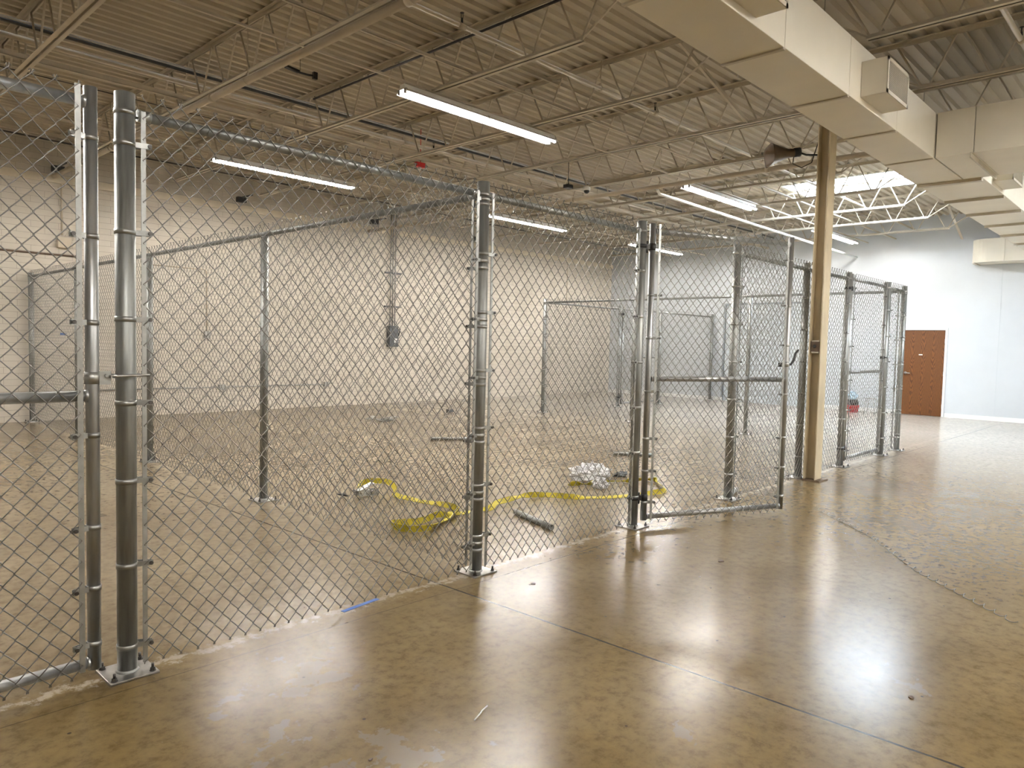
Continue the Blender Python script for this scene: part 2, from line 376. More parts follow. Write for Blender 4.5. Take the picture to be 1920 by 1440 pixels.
# corrugated roof deck with skylight openings
def deck():
    mb = MB(); pitch = .152; prof = []
    y = YS; ybreaks = []
    while y < YB:
        prof += [(y, 0), (y + .050, 0), (y + .070, .034), (y + .132, .034)]; y += pitch
    prof = [(a, c) for a, c in prof if a <= YB]
    xs = sorted({XN, XF} | {s[0] for s in SKY} | {s[1] for s in SKY})
    n = len(xs)
    vs = [(x, a, ZD + c) for (a, c) in prof for x in xs]; fs = []
    for j in range(len(prof) - 1):
        ym = (prof[j][0] + prof[j + 1][0]) / 2
        for i in range(n - 1):
            xm = (xs[i] + xs[i + 1]) / 2
            if any(s[0] < xm < s[1] and s[2] < ym < s[3] for s in SKY): continue
            fs.append((j * n + i, j * n + i + 1, (j + 1) * n + i + 1, (j + 1) * n + i))
    mb.add(vs, fs)
    return mb
struct('ceiling', deck(), M['deck'])
for i, (a, b_, c, d) in enumerate(SKY):
    m = MB(); zt = 4.88
    for (x0, y0, x1, y1) in ((a - .05, c - .05, a, d + .05), (b_, c - .05, b_ + .05, d + .05), (a, c - .05, b_, c), (a, d, b_, d + .05)):
        m.box(x0, y0, ZD, x1, y1, zt)
    fr = struct('window_%d' % (i + 1), m, M['white'])
    dm = MB(); nx, ny = 10, 16
    vs = [(a - .05 + (b_ - a + .1) * i / nx, c - .05 + (d - c + .1) * j / ny, zt + .26 * (1 - abs(2 * i / nx - 1) ** 3) ** .6 * (1 - abs(2 * j / ny - 1) ** 3) ** .6) for j in range(ny + 1) for i in range(nx + 1)]
    dm.add(vs, [(j * (nx + 1) + i, j * (nx + 1) + i + 1, (j + 1) * (nx + 1) + i + 1, (j + 1) * (nx + 1) + i) for j in range(ny) for i in range(nx)], True).build('pane', M['pane'], fr)
    l = bpy.data.lights.new('skylight_portal', 'AREA'); l.shape = 'RECTANGLE'; l.size = b_ - a + .5; l.size_y = d - c + .5
    l.cycles.is_portal = True
    o = bpy.data.objects.new('skylight_portal', l); COL.objects.link(o); o.location = ((a + b_) / 2, (c + d) / 2, zt + .3)

# wood door
f = MB(); fw = .05
f.box(XF - .02, dy0 - fw, 0, XF + .12, dy0, dz + fw); f.box(XF - .02, dy1, 0, XF + .12, dy1 + fw, dz + fw); f.box(XF - .02, dy0, dz, XF + .12, dy1, dz + fw)
d1 = struct('door_1', MB().box(XF + .01, dy0 + .003, .008, XF + .055, dy1 - .003, dz - .003), M['wood'])
f.build('door_frame', M['white'], d1)
h = MB(); h.lathe((XF + .01, 1.955, 1.02), [(.032, 0), (.032, -.012), (.012, -.014), (.012, -.05)], 16, 'x'); h.cyl((XF - .04, 1.955, 1.02), (XF - .045, 1.84, 1.015), .011, 10)
h.build('lever_handle', M['galv_bright'], d1)
for z in (.25, 1.03, 1.8): MB().cyl((XF - .004, dy0 + .002, z - .05), (XF - .004, dy0 + .002, z + .05), .009, 8).build('hinge', M['strapmetal'], d1)
MB().box(XF + .004, 1.60, 1.455, XF + .0095, 1.68, 1.48).build('name_plate', M['white'], d1)
# wide pale panel door
d2 = MB().box(XF + .03, py0, 0, XF + .07, py1, pz)
d2 = struct('door_2', d2, M['panelgrey'])
MB().box(XF - .012, py0 - .05, 0, XF + .1, py0, pz + .05).box(XF - .012, py1, 0, XF + .1, py1 + .05, pz + .05).box(XF - .012, py0, pz, XF + .1, py1, pz + .05).build('door_frame', M['framegrey'], d2)

# ------------------------------------------------------------------ roof steel
ORD = ['first', 'second', 'third', 'fourth', 'fifth', 'sixth', 'seventh', 'eighth', 'ninth', 'tenth', 'eleventh', 'twelfth']
def chord(y0, y1, z, up):
    m = MB()
    for sx in (-1, 1):
        m.box(sx * .010, y0, z, sx * .052, y1, z + .006)
        if up: m.box(sx * .010, y0, z, sx * .016, y1, z + .045)
        else: m.box(sx * .010, y0, z - .04, sx * .016, y1, z)
    return m
def make_joist(ylo, yhi, b0, b1, label, full=False, sgn=1):
    t = thing('roof_joist', label, 'roof joist', (0, 0, 0), 'open-web roof joists')
    zt, zb = ZD - .007, 4.225
    chord(ylo, yhi, zt, False).build('top_chord', M['paint'], t)
    chord(b0, b1, zb, True).build('bottom_chord', M['paint'], t)
    wb = MB(); p = .605; r = .0105
    k = 0; pts = []
    y = b0 + .05 if sgn > 0 else b1 - .05
    seq = []
    while b0 + .04 <= y <= b1 - .04:
        seq.append(y); y += p * sgn
    pts.append((0, seq[0] - sgn * .3, zt - .01))
    for i, y in enumerate(seq):
        pts += [(0, y - .03 * sgn, zb + .02), (0, y + .03 * sgn, zb + .02)]
        if i < len(seq) - 1: pts += [(0, y + sgn * (p / 2 - .03), zt - .012), (0, y + sgn * (p / 2 + .03), zt - .012)]
    pts.append((0, seq[-1] + sgn * .3, zt - .01))
    wb.path(pts, r, 8); wb.cyl((0, seq[0] - sgn * .03, zb + .02), (0, (ylo + .08) if sgn > 0 else (yhi - .08), zt - .03), r, 8)
    wb.cyl((0, seq[-1], zb + .02), (0, (yhi - .08) if sgn > 0 else (ylo + .08), zt - .03), r, 8)
    wb.build('web', M['paint'], t)
    return t
jn = make_joist(.02, YB - .02, .86, 10.0, 'x')
jfull = make_joist(.02, YB - .02, .04, 10.0, 'x')
js = make_joist(YS + .02, -.22, YS + .8, -1.05, 'x', sgn=-1)
un = [False, False]
for k, x in enumerate(JX):
    if k == 4: j = jfull
    else:
        j = jn if not un[0] else copy_tree(jn); un[0] = True
    j.location = (x, 0, 0); e = len(JX) - 1 - k
    j['label'] = 'cream open-web joist over the fenced side, %s counted from the white end wall' % ORD[e]
for x0, k in ((JX[2], 2), (JX[3], 3), (JX[4], 4), (JX[5], 5), (JX[6], 6), (JX[7], 7), (JX[8], 8), (JX[9], 9), (JX[10], 10)):
    j = js if not un[1] else copy_tree(js); un[1] = True
    j.location = (x0, 0, 0)
    j['label'] = 'dim brown open-web joist above the duct side, %s counted from the white end wall' % ORD[10 - k]
# girder on the column line
g = MB(); g.box(XN, -.19, 4.42, XF, -.01, 4.432); g.box(XN, -.105, 4.432, XF, -.095, 4.735); g.box(XN, -.19, 4.735, XF, -.01, 4.75)
tag(g.build('roof_girder', M['paint']), 'long cream steel girder above the column, hidden behind the white duct', 'girder')
# column
ct = thing('steel_column', 'cream painted steel column standing between the fence posts', 'column', (8.465, -.12, 0))
cx, cy = 8.465, -.12
c = MB(); c.box(cx - .095, cy - .075, .012, cx + .095, cy - .064, 4.42); c.box(cx - .095, cy + .052, .012, cx + .095, cy + .063, 4.42); c.box(cx - .005, cy - .064, .012, cx + .005, cy + .052, 4.42)
c.build('shaft', M['colpaint'], ct)
MB().box(cx - .13, cy - .14, 0, cx + .13, cy + .07, .012).build('base_plate', M['brown'], ct)
MB().path([(cx - .03, cy - .045, 1.60), (cx - .03, cy - .045, 3.5), (cx - .03, cy - .045, 4.38)], .013, 10).build('conduit', M['colpaint'], ct)
bx = MB().box(cx - .085, cy - .058, 1.48, cx - .012, cy + .042, 1.60).build('outlet_box', M['brown'], ct, .004)
MB().box(cx - .092, cy - .05, 1.595, cx - .02, cy + .03, 1.61).box(cx - .092, cy - .05, 1.465, cx - .02, cy + .03, 1.48).build('cover_edge', M['ductlip'], bx)
MB().lathe((cx - .088, cy, 1.54), [(.018, .004), (.018, -.004), (.01, -.006)], 14, 'x').build('socket', M['blackiron'], bx)

# bridging angles along X that tie the joists together
def angle_x(x0, x1, y, z, lab, nm='bridging_angle', s=.028, mat='paint', cat='bridging angle', grp='joist bridging angles'):
    m = MB().box(x0, y, z, x1, y + s, z + .004).box(x0, y, z, x1, y + .004, z + s)
    return tag(m.build(nm, M[mat]), lab, cat, grp)
angle_x(XN + 1, XF - .02, 2.30, 4.275, 'thin cream angle bar running lengthwise just behind the nearest lit tubes')
angle_x(XN + 1, XF - .02, 5.55, 4.28, 'broad cream angle bar running lengthwise below the dark conduit', s=.05)
angle_x(XN + 1, XF - .02, 8.62, 4.275, 'cream angle bar running lengthwise close to the block wall', s=.04)
angle_x(XN + 1, XF - .02, 2.62, 4.70, 'thin cream angle bar running lengthwise right under the roof deck')
m = MB().obox(((JX[3] + JX[4]) / 2, .84, 4.49), ((JX[4] - JX[3]) / 2, 0, -.235), (0, .003, 0), (.004, 0, .025)).obox(((JX[3] + JX[4]) / 2, .86, 4.49), ((JX[4] - JX[3]) / 2, 0, -.235), (0, .025, 0), (.0, 0, .003))
tag(m.build('diagonal_brace', M['paint']), 'steep cream diagonal brace between two joists beside the duct', 'brace')
m = MB().obox(((JX[10] + XF) / 2, .9, 4.45), ((XF - JX[10]) / 2, 0, -.28), (0, .025, 0), (0, 0, .004))
tag(m.build('diagonal_brace', M['paint']), 'short diagonal brace reaching down to the white end wall', 'brace')

# lengthwise strut that carries the lights + light fixtures
def strut(y, lab): tag(MB().box(XN + 1, y - .012, 4.222, XF - .1, y + .012, 4.244).build('lighting_strut', M['paint']), lab, 'strut', 'lighting struts')
strut(2.93, 'thin strut carrying the nearer row of lit tubes'); strut(7.45, 'thin strut carrying the lit tubes near the block wall')
def make_light():
    t = thing('strip_light', 'x', 'strip light', (0, 0, 0), 'fluorescent strip lights')
    L = 1.22
    h = MB(); prof = [(-.105, -.035), (-.045, .012), (-.035, .055), (.035, .055), (.045, .012), (.105, -.035), (.100, -.037), (.04, .0), (-.04, .0), (-.100, -.037)]
    vs = [(x, y, z) for x in (-L, L) for (y, z) in prof]; n = len(prof)
    fs = [(i, (i + 1) % n, n + (i + 1) % n, n + i) for i in range(n)]
    fs += [(0, 1, 8, 9), (1, 2, 3, 4), (1, 4, 7, 8), (4, 5, 6, 7)] + [tuple(n + i for i in q) for q in ((9, 8, 1, 0), (4, 3, 2, 1), (8, 7, 4, 1), (7, 6, 5, 4))]
    h.add(vs, fs); h.build('housing', M['white'], t)
    for x0 in (-L + .02, .012):
        for y in (-.052, .052): MB().cyl((x0, y, -.03), (x0 + 1.185, y, -.03), .0135, 10).build('tube', M['tube'], t)
    for x in (-L + .008, 0, L - .008):
        for sy in (-.052, .052): MB().box(x - .012, sy - .018, -.045, x + .012, sy + .018, .005).build('lamp_holder', M['cond'], t)
    for x in (-.9, .9): MB().cyl((x, 0, .05), (x, 0, .085), .004, 6).build('hanger', M['cond'], t)
    return t
L0 = make_light(); first = True
for x, y, lab in ((6.03, 2.93, 'lit double-tube strip light nearest the camera, highest in the photo'),
                  (11.82, 2.93, 'lit strip light just left of the column, in the nearer row'),
                  (17.25, 2.93, 'lit strip light showing just right of the column'),
                  (6.03, 7.45, 'lit strip light seen through the big left fence panel'),
                  (11.75, 7.45, 'lit strip light seen right beside the fence corner post'),
                  (16.85, 7.45, 'lit strip light seen behind the open gate top, farthest along the block wall'),
                  (.2, 2.93, 'strip light overhead at the left end of the nearer row'), (.2, 7.45, 'strip light at the left end of the block wall row'),
                  (6.03, -4.2, 'strip light over the open walkway, middle one'), (.2, -4.2, 'unseen strip light added behind the camera to brighten posts and floor'), (11.8, -4.2, 'strip light over the open walkway, toward the end wall'),  # the one behind the camera is added to brighten posts and floor
                  (6.03, -8.2, 'strip light by the side wall, middle one')):
    o = L0 if first else copy_tree(L0); first = False
    o.location = (x, y, 4.14); o['label'] = lab

# pipes
def run(nm, pts, r, mat, lab, cat, grp=None, n=12):
    return tag(MB().path(pts, r, n).build(nm, M[mat]), lab, cat, grp)
def clevis(parent, x, y, z, r, ztop=ZD, ax='y'):
    m = MB(); m.cyl((x, y, z + r + .03), (x, y, ztop), .005, 6)
    pts = [((x + (r + .006) * math.cos(a), y, z + (r + .006) * math.sin(a)) if ax == 'y' else (x, y + (r + .006) * math.cos(a), z + (r + .006) * math.sin(a))) for a in [2 * PI * k / 16 for k in range(16)]]
    m.path(pts, .005, 6, True); m.box(x - .012, y - .012, z + r, x + .012, y + .012, z + r + .035)
    m.build('pipe_hanger', M['pipepaint'], parent)
def bigpipe(x, z, r, lab, ys, y0=-.5):
    t = thing('sprinkler_main', lab, 'sprinkler pipe', (x, 0, 0), 'sprinkler mains')
    MB().cyl((x, y0, z), (x, YB - .02, z), r, 16).build('pipe', M['pipepaint'], t)
    for y in ys: clevis(t, x, y, z, r)
    m = MB()
    for y in (1.2, 4.7, 7.9): m.cyl((x, y, z), (x, y + .07, z), r + .008, 16)
    m.build('coupling', M['pipepaint'], t)
bigpipe(3.58, 4.12, .037, 'thick cream sprinkler main crossing high up, nearest the camera', (3.9, 8.0), .05)
bigpipe(9.93, 4.02, .037, 'thick cream sprinkler main crossing left to right behind the column top', (.35, 3.0, 7.0), -.4)
def branch(y, z, r, lab, heads, x0=XN + .02, x1=XF - .02):
    t = thing('sprinkler_branch', lab, 'sprinkler pipe', (0, y, 0), 'sprinkler branch lines')
    MB().cyl((x0, y, z), (x1, y, z), r, 12).build('pipe', M['pipepaint'], t)
    m = MB()
    for x in heads: m.cyl((x - .04, y, z), (x + .04, y, z), r + .008, 12)
    m.build('fitting', M['pipepaint'], t)
    for x in heads:
        hd = MB().cyl((x, y, z + r), (x, y, z + .075), .011, 8).cyl((x, y, z + .12), (x, y, z + .123), .02, 10)
        hd.cyl((x - .012, y, z + .07), (x - .012, y, z + .12), .003, 5).cyl((x + .012, y, z + .07), (x + .012, y, z + .12), .003, 5)
        hd.build('sprinkler_head', M['blackiron'], t)
    for x in (JX[3] - .05, JX[6] + .3): clevis(t, x, y, z, r, ax='x')
    return t
branch(1.84, 4.44, .021, 'cream sprinkler branch pipe with upright heads over the nearer lights', (4.66, 7.95, 11.0, 14.0))
branch(5.50, 4.46, .028, 'cream sprinkler branch pipe with upright heads beside the dark conduit', (4.1, 7.4, 10.7, 14.0))
branch(-1.93, 4.46, .024, 'cream sprinkler branch pipe over the dim side behind the duct', (8.35, 12.0))
run('dark_conduit', [(XN + .1, 5.40, 4.565), (XF - .05, 5.40, 4.565)], .018, 'darkcond', 'dark conduit running lengthwise under the roof deck', 'conduit')
run('dark_conduit', [(XN + .1, 5.36, 4.585), (XF - .05, 5.36, 4.585)], .011, 'cond', 'thin metal conduit hugging the dark one under the deck', 'conduit')
run('black_pipe', [(5.12, 5.2, 4.60), (5.12, -.4, 4.60)], .013, 'blackiron', 'straight black pipe beside a joist top, above the nearest light', 'pipe')
run('gas_pipe', [(9.93, 3.05, 3.98), (10.05, 3.08, 3.93), (XF, 3.22, 3.9)], .024, 'white', 'long thin white pipe running toward the end wall', 'pipe')
for x in (10.9, 14.1, 17.2): pass
run('thin_cable', [(1.0, 8.9, 4.3), (3.4, 8.85, 4.26), (5.5, 8.9, 4.28), (9, 8.9, 4.3), (13, 8.9, 4.27), (19, 8.9, 4.3)], .012, 'darkcond', 'dark cable slung lengthwise near the block wall', 'cable')
run('thin_cable', [(-1, 5.95, 4.27), (3, 5.9, 4.25), (6, 5.93, 4.24), (8.5, 5.9, 4.25), (12, 5.92, 4.27), (18, 5.95, 4.27)], .006, 'darkcond', 'thin dark cable clipped under the joists, mid ceiling', 'cable')
for k in (1, 3, 5, 7):   # black wall brackets at the joist ends
    m = MB().box(JX[k] - .09, YB - .1, 4.20, JX[k] + .09, YB, 4.3).box(JX[k] - .02, YB - .5, 4.28, JX[k] + .02, YB - .1, 4.3)
    tag(m.build('joist_bracket', M['blackiron']), 'black bracket on the block wall under the %s joist from the left' % ORD[k], 'bracket', 'black joist brackets')

# small ceiling things
t = thing('dome_camera', 'small white dome camera hung under a joist above the corner post', 'camera', (10.05, 4.55, 4.2))
MB().lathe((10.05, 4.55, 4.2), [(.06, .04), (.065, 0), (.06, -.03)], 16).build('housing', M['white'], t)
MB().lathe((10.05, 4.55, 4.17), [(.05, 0), (.045, -.03), (.02, -.05)], 16).build('dome', M['blackiron'], t)
tag(MB().box(9.62, 4.62, 4.16, 9.76, 4.72, 4.22).cyl((9.69, 4.67, 4.2), (9.69, 4.67, ZD), .006, 6).build('junction_box', M['blackiron']), 'small black box under a joist, left of the dome camera', 'junction box')
t = thing('alarm_strobe', 'small red alarm light under the ceiling above the left panel', 'alarm', (7.2, 5.6, 4.2))
MB().box(7.12, 5.55, 4.18, 7.28, 5.62, 4.25).cyl((7.2, 5.57, 4.25), (7.2, 5.57, ZD), .006, 6).build('body', M['red'], t)
MB().lathe((7.2, 5.585, 4.18), [(.03, 0), (.025, -.03), (.01, -.04)], 12).build('lens', M['plastic'], t)
m = MB().path([(4.32, 4.4, 4.58), (4.42, 4.38, 4.555), (4.55, 4.36, 4.55), (4.62, 4.35, 4.56)], .012, 8).box(4.60, 4.33, 4.52, 4.65, 4.37, 4.60).obox((4.36, 4.4, 4.575), (.08, 0, -.008), (0, .03, 0), (0, 0, .012)).cyl((4.45, 4.38, 4.56), (4.45, 4.38, ZD), .003, 5)
tag(m.build('hanging_bracket', M['blackiron']), 'small black bracket dangling under the roof deck', 'bracket')

# horn loudspeaker on the column
hx, hy, hz = 8.2, .14, 3.72
t = thing('horn_speaker', 'brown horn loudspeaker clamped to the column top', 'loudspeaker', (hx, hy, hz))
vs = []; secs = [(0, .045, .045), (.06, .05, .05), (.12, .085, .06), (.2, .15, .085), (.27, .2, .11), (.275, .205, .115), (.265, .19, .10), (.1, .06, .04)]
ax = Vector((-.62, .76, -.12)).normalized(); sd = Vector((.76, .62, 0)).normalized(); upv = sd.cross(ax).normalized()
o0 = Vector((hx, hy, hz))
for d, a_, b_ in secs:
    for i in range(20):
        th = 2 * PI * i / 20; cc, ss = math.cos(th), math.sin(th)
        q = 1 if d < .08 else .5
        px = a_ * math.copysign(abs(cc) ** q, cc); pz_ = b_ * math.copysign(abs(ss) ** q, ss)
        vs.append(o0 + ax * d + sd * px + upv * pz_)
fs = [(k * 20 + i, k * 20 + (i + 1) % 20, (k + 1) * 20 + (i + 1) % 20, (k + 1) * 20 + i) for k in range(len(secs) - 1) for i in range(20)]
fs.append(tuple(range(20)))
MB().add(vs, fs, True).build('horn', M['horn'], t)
MB().cyl(o0 + ax * .0, o0 - ax * .07, .05, 16).build('driver', M['blackiron'], t)
MB().path([o0 - ax * .05, (8.30, .04, 3.70), (8.385, -.06, 3.70)], .011, 8).build('mount_arm', M['blackiron'], t)
MB().path([o0 + Vector((0, 0, -.04)), (8.2, .15, 3.60), (8.28, .08, 3.56), (8.36, -.0, 3.62), (8.40, -.05, 3.85)], .006, 6).build('cable', M['darkcond'], t)

# ------------------------------------------------------------------ ducts
zb, zt = 3.55, 4.02
def ductbox(parent, x0, x1, y0, y1, z0=zb, z1=zt, nm='duct_section'):
    return MB().box(x0, y0, z0, x1, y1, z1).build(nm, M['duct'], parent, .004)
md = thing('main_duct', 'long white rectangular air duct running overhead past the column', 'duct', (0, -.93, zb))
xs = [XN + .1] + [4.93 - 1.24 * k for k in range(9, -1, -1)] + [6.16, 7.40, 8.67]
for a, b_ in zip(xs[:-1], xs[1:]):
    ductbox(md, a + .003, b_ - .003, -1.16, -.69)
    MB().box(b_ - .012, -1.155, zb - .012, b_ + .02, -.69, zb).build('seam_lip', M['ductlip'], md)
xs2 = [8.67, 9.97, 11.19, 12.41, 13.63, 14.85, 16.07, 17.29, 18.85]
for i, (a, b_) in enumerate(zip(xs2[:-1], xs2[1:])):
    ductbox(md, a + .003, b_ - .003, -1.16 if i == 0 else -1.36, -.67)
    MB().box(a - .0 if i else b_ - .05, -1.355, zb - .035, (a + .035) if i else b_ + .0, -.68, zb).build('seam_lip', M['ductlip'], md)
# vent boxes on the near face
def vent(parent, x, y, w, dpt=.2, z0=3.60, z1=3.89):
    v = MB()
    v.box(x, y - dpt, z0, x + w, y, z1); vb = v.build('vent_box', M['duct'], parent, .004)
    fr = MB(); e = .03; yy = y - dpt - .008
    fr.box(x, yy, z0, x + w, yy + .008, z0 + e); fr.box(x, yy, z1 - e, x + w, yy + .008, z1); fr.box(x, yy, z0, x + e, yy + .008, z1); fr.box(x + w - e, yy, z0, x + w, yy + .008, z1)
    k = 0; zz = z0 + e
    while zz < z1 - e:
        fr.box(x + e, yy + .003, zz, x + w - e, yy + .007, zz + .004); zz += .014
    xx = x + e
    while xx < x + w - e:
        fr.box(xx, yy + .001, z0 + e, xx + .004, yy + .005, z1 - e); xx += .02
    fr.build('grille', M['ductlip'], vb)
    MB().box(x + e, y - dpt - .002, z0 + e, x + w - e, y - dpt, z1 - e).build('throat', M['blackiron'], vb)
vent(md, 6.42, -1.16, .56); vent(md, 3.93, -1.16, .56); vent(md, 10.5, -1.36, .6)
# branch duct
bd = thing('branch_duct', 'white duct branching off the main one toward the right edge', 'duct', (9.3, -1.2, zb))
ys = [-1.17, -1.52, -2.75, -3.98, -5.2, -6.4]
for a, b_ in zip(ys[:-1], ys[1:]):
    ductbox(bd, 8.69, 9.93, b_ + .003, a - .003)
MB().obox((9.28, -1.50, zb - .022), (.62, 0, 0), (0, .008, 0), (0, 0, .028)).build('seam_lip', M['ductlip'], bd)
# end wall duct, rounded at its free end
ed = thing('end_duct', 'short white duct along the white end wall', 'duct', (19.1, 0, zb))
m = MB(); prof = [(18.87, -1.4), (18.87, .28)] + [(18.87 + .32 * (1 - math.cos(a)), .28 + .32 * math.sin(a)) for a in [PI / 12 * k for k in range(1, 7)]] + [(XF - .002, .6), (XF - .002, -1.4)]
n = len(prof); vs = [(x, y, z) for z in (zb, 4.06) for x, y in prof]
fs = [(i, (i + 1) % n, n + (i + 1) % n, n + i) for i in range(n)] + [tuple(reversed(range(n))), tuple(range(n, 2 * n))]
m.add(vs, fs); m.build('duct_section', M['duct'], ed)
ductbox(ed, 18.87, XF - .002, -4.6, -1.403, zb, 4.06)
MB().box(18.862, -.06, zb, 18.87, -.05, 4.06).box(18.862, -.66, zb, 18.87, -.65, 4.06).box(18.9, .5, zb - .02, XF - .02, .52, zb).build('seam_lip', M['ductlip'], ed)
# two hangers holding the main duct
for x in (5.25, 6.86, 10.08, 11.69, 13.3, 14.91, 16.52):
    MB().cyl((x, -.66 + (.0), zb), (x, -.66, ZD), .004, 5).build('hanger_rod', M['cond'], md)

# ------------------------------------------------------------------ chain-link fabric
PW, PH = .0775, .0885
def fabric(p0, p1, z0, z1, nrm, lod=0, r=.0026, phase=0):
    """woven mesh between ground points p0 and p1 (vertical zigzag wires hooked into each other)"""
    p0, p1 = Vector((*p0, 0)), Vector((*p1, 0)); L = (p1 - p0).length; d = (p1 - p0) / L
    nn = Vector((*nrm, 0)).normalized()
    hw = PW / 2; cols = max(2, round(L / hw)); hw = L / cols
    nh = int(round((z1 - z0) / (PH / 2))); ph = (z1 - z0) / nh
    ns = (5, 4, 3)[lod]; mb = MB()
    jit = random.Random(int(L * 1000))
    V = []; F = []
    for k in range(cols):
        pts = []
        for j in range(nh + 1):
            left = (j % 2) == 0 if (k % 2 == 0) else (j % 2) == 1
            s = k * hw if left else (k + 1) * hw
            z = z0 + j * ph
            over = r * 1.1 if left else -r * 1.1
            front = 1 if left else -1          # segment that follows runs in front or behind
            s -= over
            if lod == 0:
                if j > 0: pts.append((s + (1 if left else -1) * hw * .16, z - ph * .13, -front * r * 1.05))
                pts.append((s, z, 0))
                if j < nh: pts.append((s + (1 if left else -1) * hw * .16, z + ph * .13, front * r * 1.05))
            else: pts.append((s, z, 0))
        # hooked ends
        s, z, _ = pts[-1]; inner = -1 if s > (k + .5) * hw else 1
        if abs(s - (k if inner == 1 else k + 1) * hw) < hw * .3 and nh * ph > 1:
            pts.append((s - inner * .002, z + .012, r)); pts.append((s - inner * .008, z + .004, r * 2))
        s, z, _ = pts[0]
        pts.insert(0, (s, z - .010, -r))
        P = [p0 + d * a + nn * (c) + Vector((0, 0, b)) for a, b, c in pts]
        m = len(P); o = len(V)
        for i, p in enumerate(P):
            t = (P[min(i + 1, m - 1)] - P[max(i - 1, 0)]); t.normalize()
            w = t.cross(nn); w.normalize()
            for q in range(ns):
                a = 2 * PI * q / ns
                v = p + (w * math.cos(a) + nn * math.sin(a)) * r; V.append((v.x, v.y, v.z))
        for i in range(m - 1):
            for q in range(ns):
                F.append((o + i * ns + q, o + i * ns + (q + 1) % ns, o + (i + 1) * ns + (q + 1) % ns, o + (i + 1) * ns + q))
    mb.v = V; mb.f = F; mb.sm = [True] * len(F)
    return mb

ZR = 2.42; RP = .0405; RR = .0215; F0, F1 = .035, 2.492
def unit(a, b):
    v = Vector((b[0] - a[0], b[1] - a[1], 0)); return v / v.length
def band(parent, c, d, z, r, reach=.085, brace=False, mat='strapmetal', nv=None):
    d = Vector((d[0], d[1], 0)).normalized()
    if nv is None: nv = Vector((0, -1, 0)) if abs(d.x) > .5 else Vector((-1, 0, 0))
    nv = Vector((nv[0], nv[1], 0)).normalized(); s = nv; off = Vector((0, 0, 0)) if brace else nv * .0255
    c = Vector((c[0], c[1], 0)); m = MB().ring((c.x, c.y, z), r, .022, .0028, 24)
    for k in (-1, 1):
        a0 = c + d * (r * .72) + s * k * (r * .55); a1 = c + d * (reach + .012) + s * k * .0075 + off
        mid = (a0 + a1) / 2; hv = (a1 - a0) / 2; sv = Vector((-hv.y, hv.x, 0)).normalized() * .0014
        m.obox((mid.x, mid.y, z), hv, sv, (0, 0, .011))
    o = m.build('brace_band' if brace else 'tension_band', M[mat], parent)
    p = c + d * (reach + .002) + off
    bm = MB().cyl(p + s * .013 + Vector((0, 0, z)), p + s * .019 + Vector((0, 0, z)), .0085, 10).cyl(p + s * .014 + Vector((0, 0, z)), p - s * .026 + Vector((0, 0, z)), .005, 8).cyl(p - s * .012 + Vector((0, 0, z)), p - s * .019 + Vector((0, 0, z)), .009, 6)
    bm.build('bolt', M['bolt'], o)
    return o
def post(x, y, label, dirs=(), H=2.5, zs=(2.10, 1.73, 1.36, .99, .62, .25), plate=.1, rail_dirs=None, r=RP, mat='galv', grp='galvanized fence posts', detail=True):
    t = thing('fence_post', label, 'fence post', (x, y, 0), grp)
    MB().pipe((x, y, .008), (x, y, H), r, .004, 28).build('pole', M[mat], t)
    MB().box(x - plate, y - plate, 0, x + plate, y + plate, .010).build('base_plate', M['plate'], t, .002)
    MB().lathe((x, y, .009), [(r + .008, 0), (r + .003, .006), (r, .011)], 24).build('weld', M['strapmetal'], t)
    if detail:
        for sx in (-1, 1):
            for sy in (-1, 1):
                bx_, by_ = x + sx * (plate - .022), y + sy * (plate - .022)
                MB().cyl((bx_, by_, .009), (bx_, by_, .012), .014, 14).cyl((bx_, by_, .012), (bx_, by_, .024), .0105, 6, smooth=False).cyl((bx_, by_, .024), (bx_, by_, .042), .006, 8).build('anchor_bolt', M['bolt'], t)
    for i, dd in enumerate(dirs):
        for z in zs: band(t, (x, y), dd, z + i * -.045, r)
        band(t, (x, y), dd, ZR - .0 + i * -.03, r, .075, True)
    return t
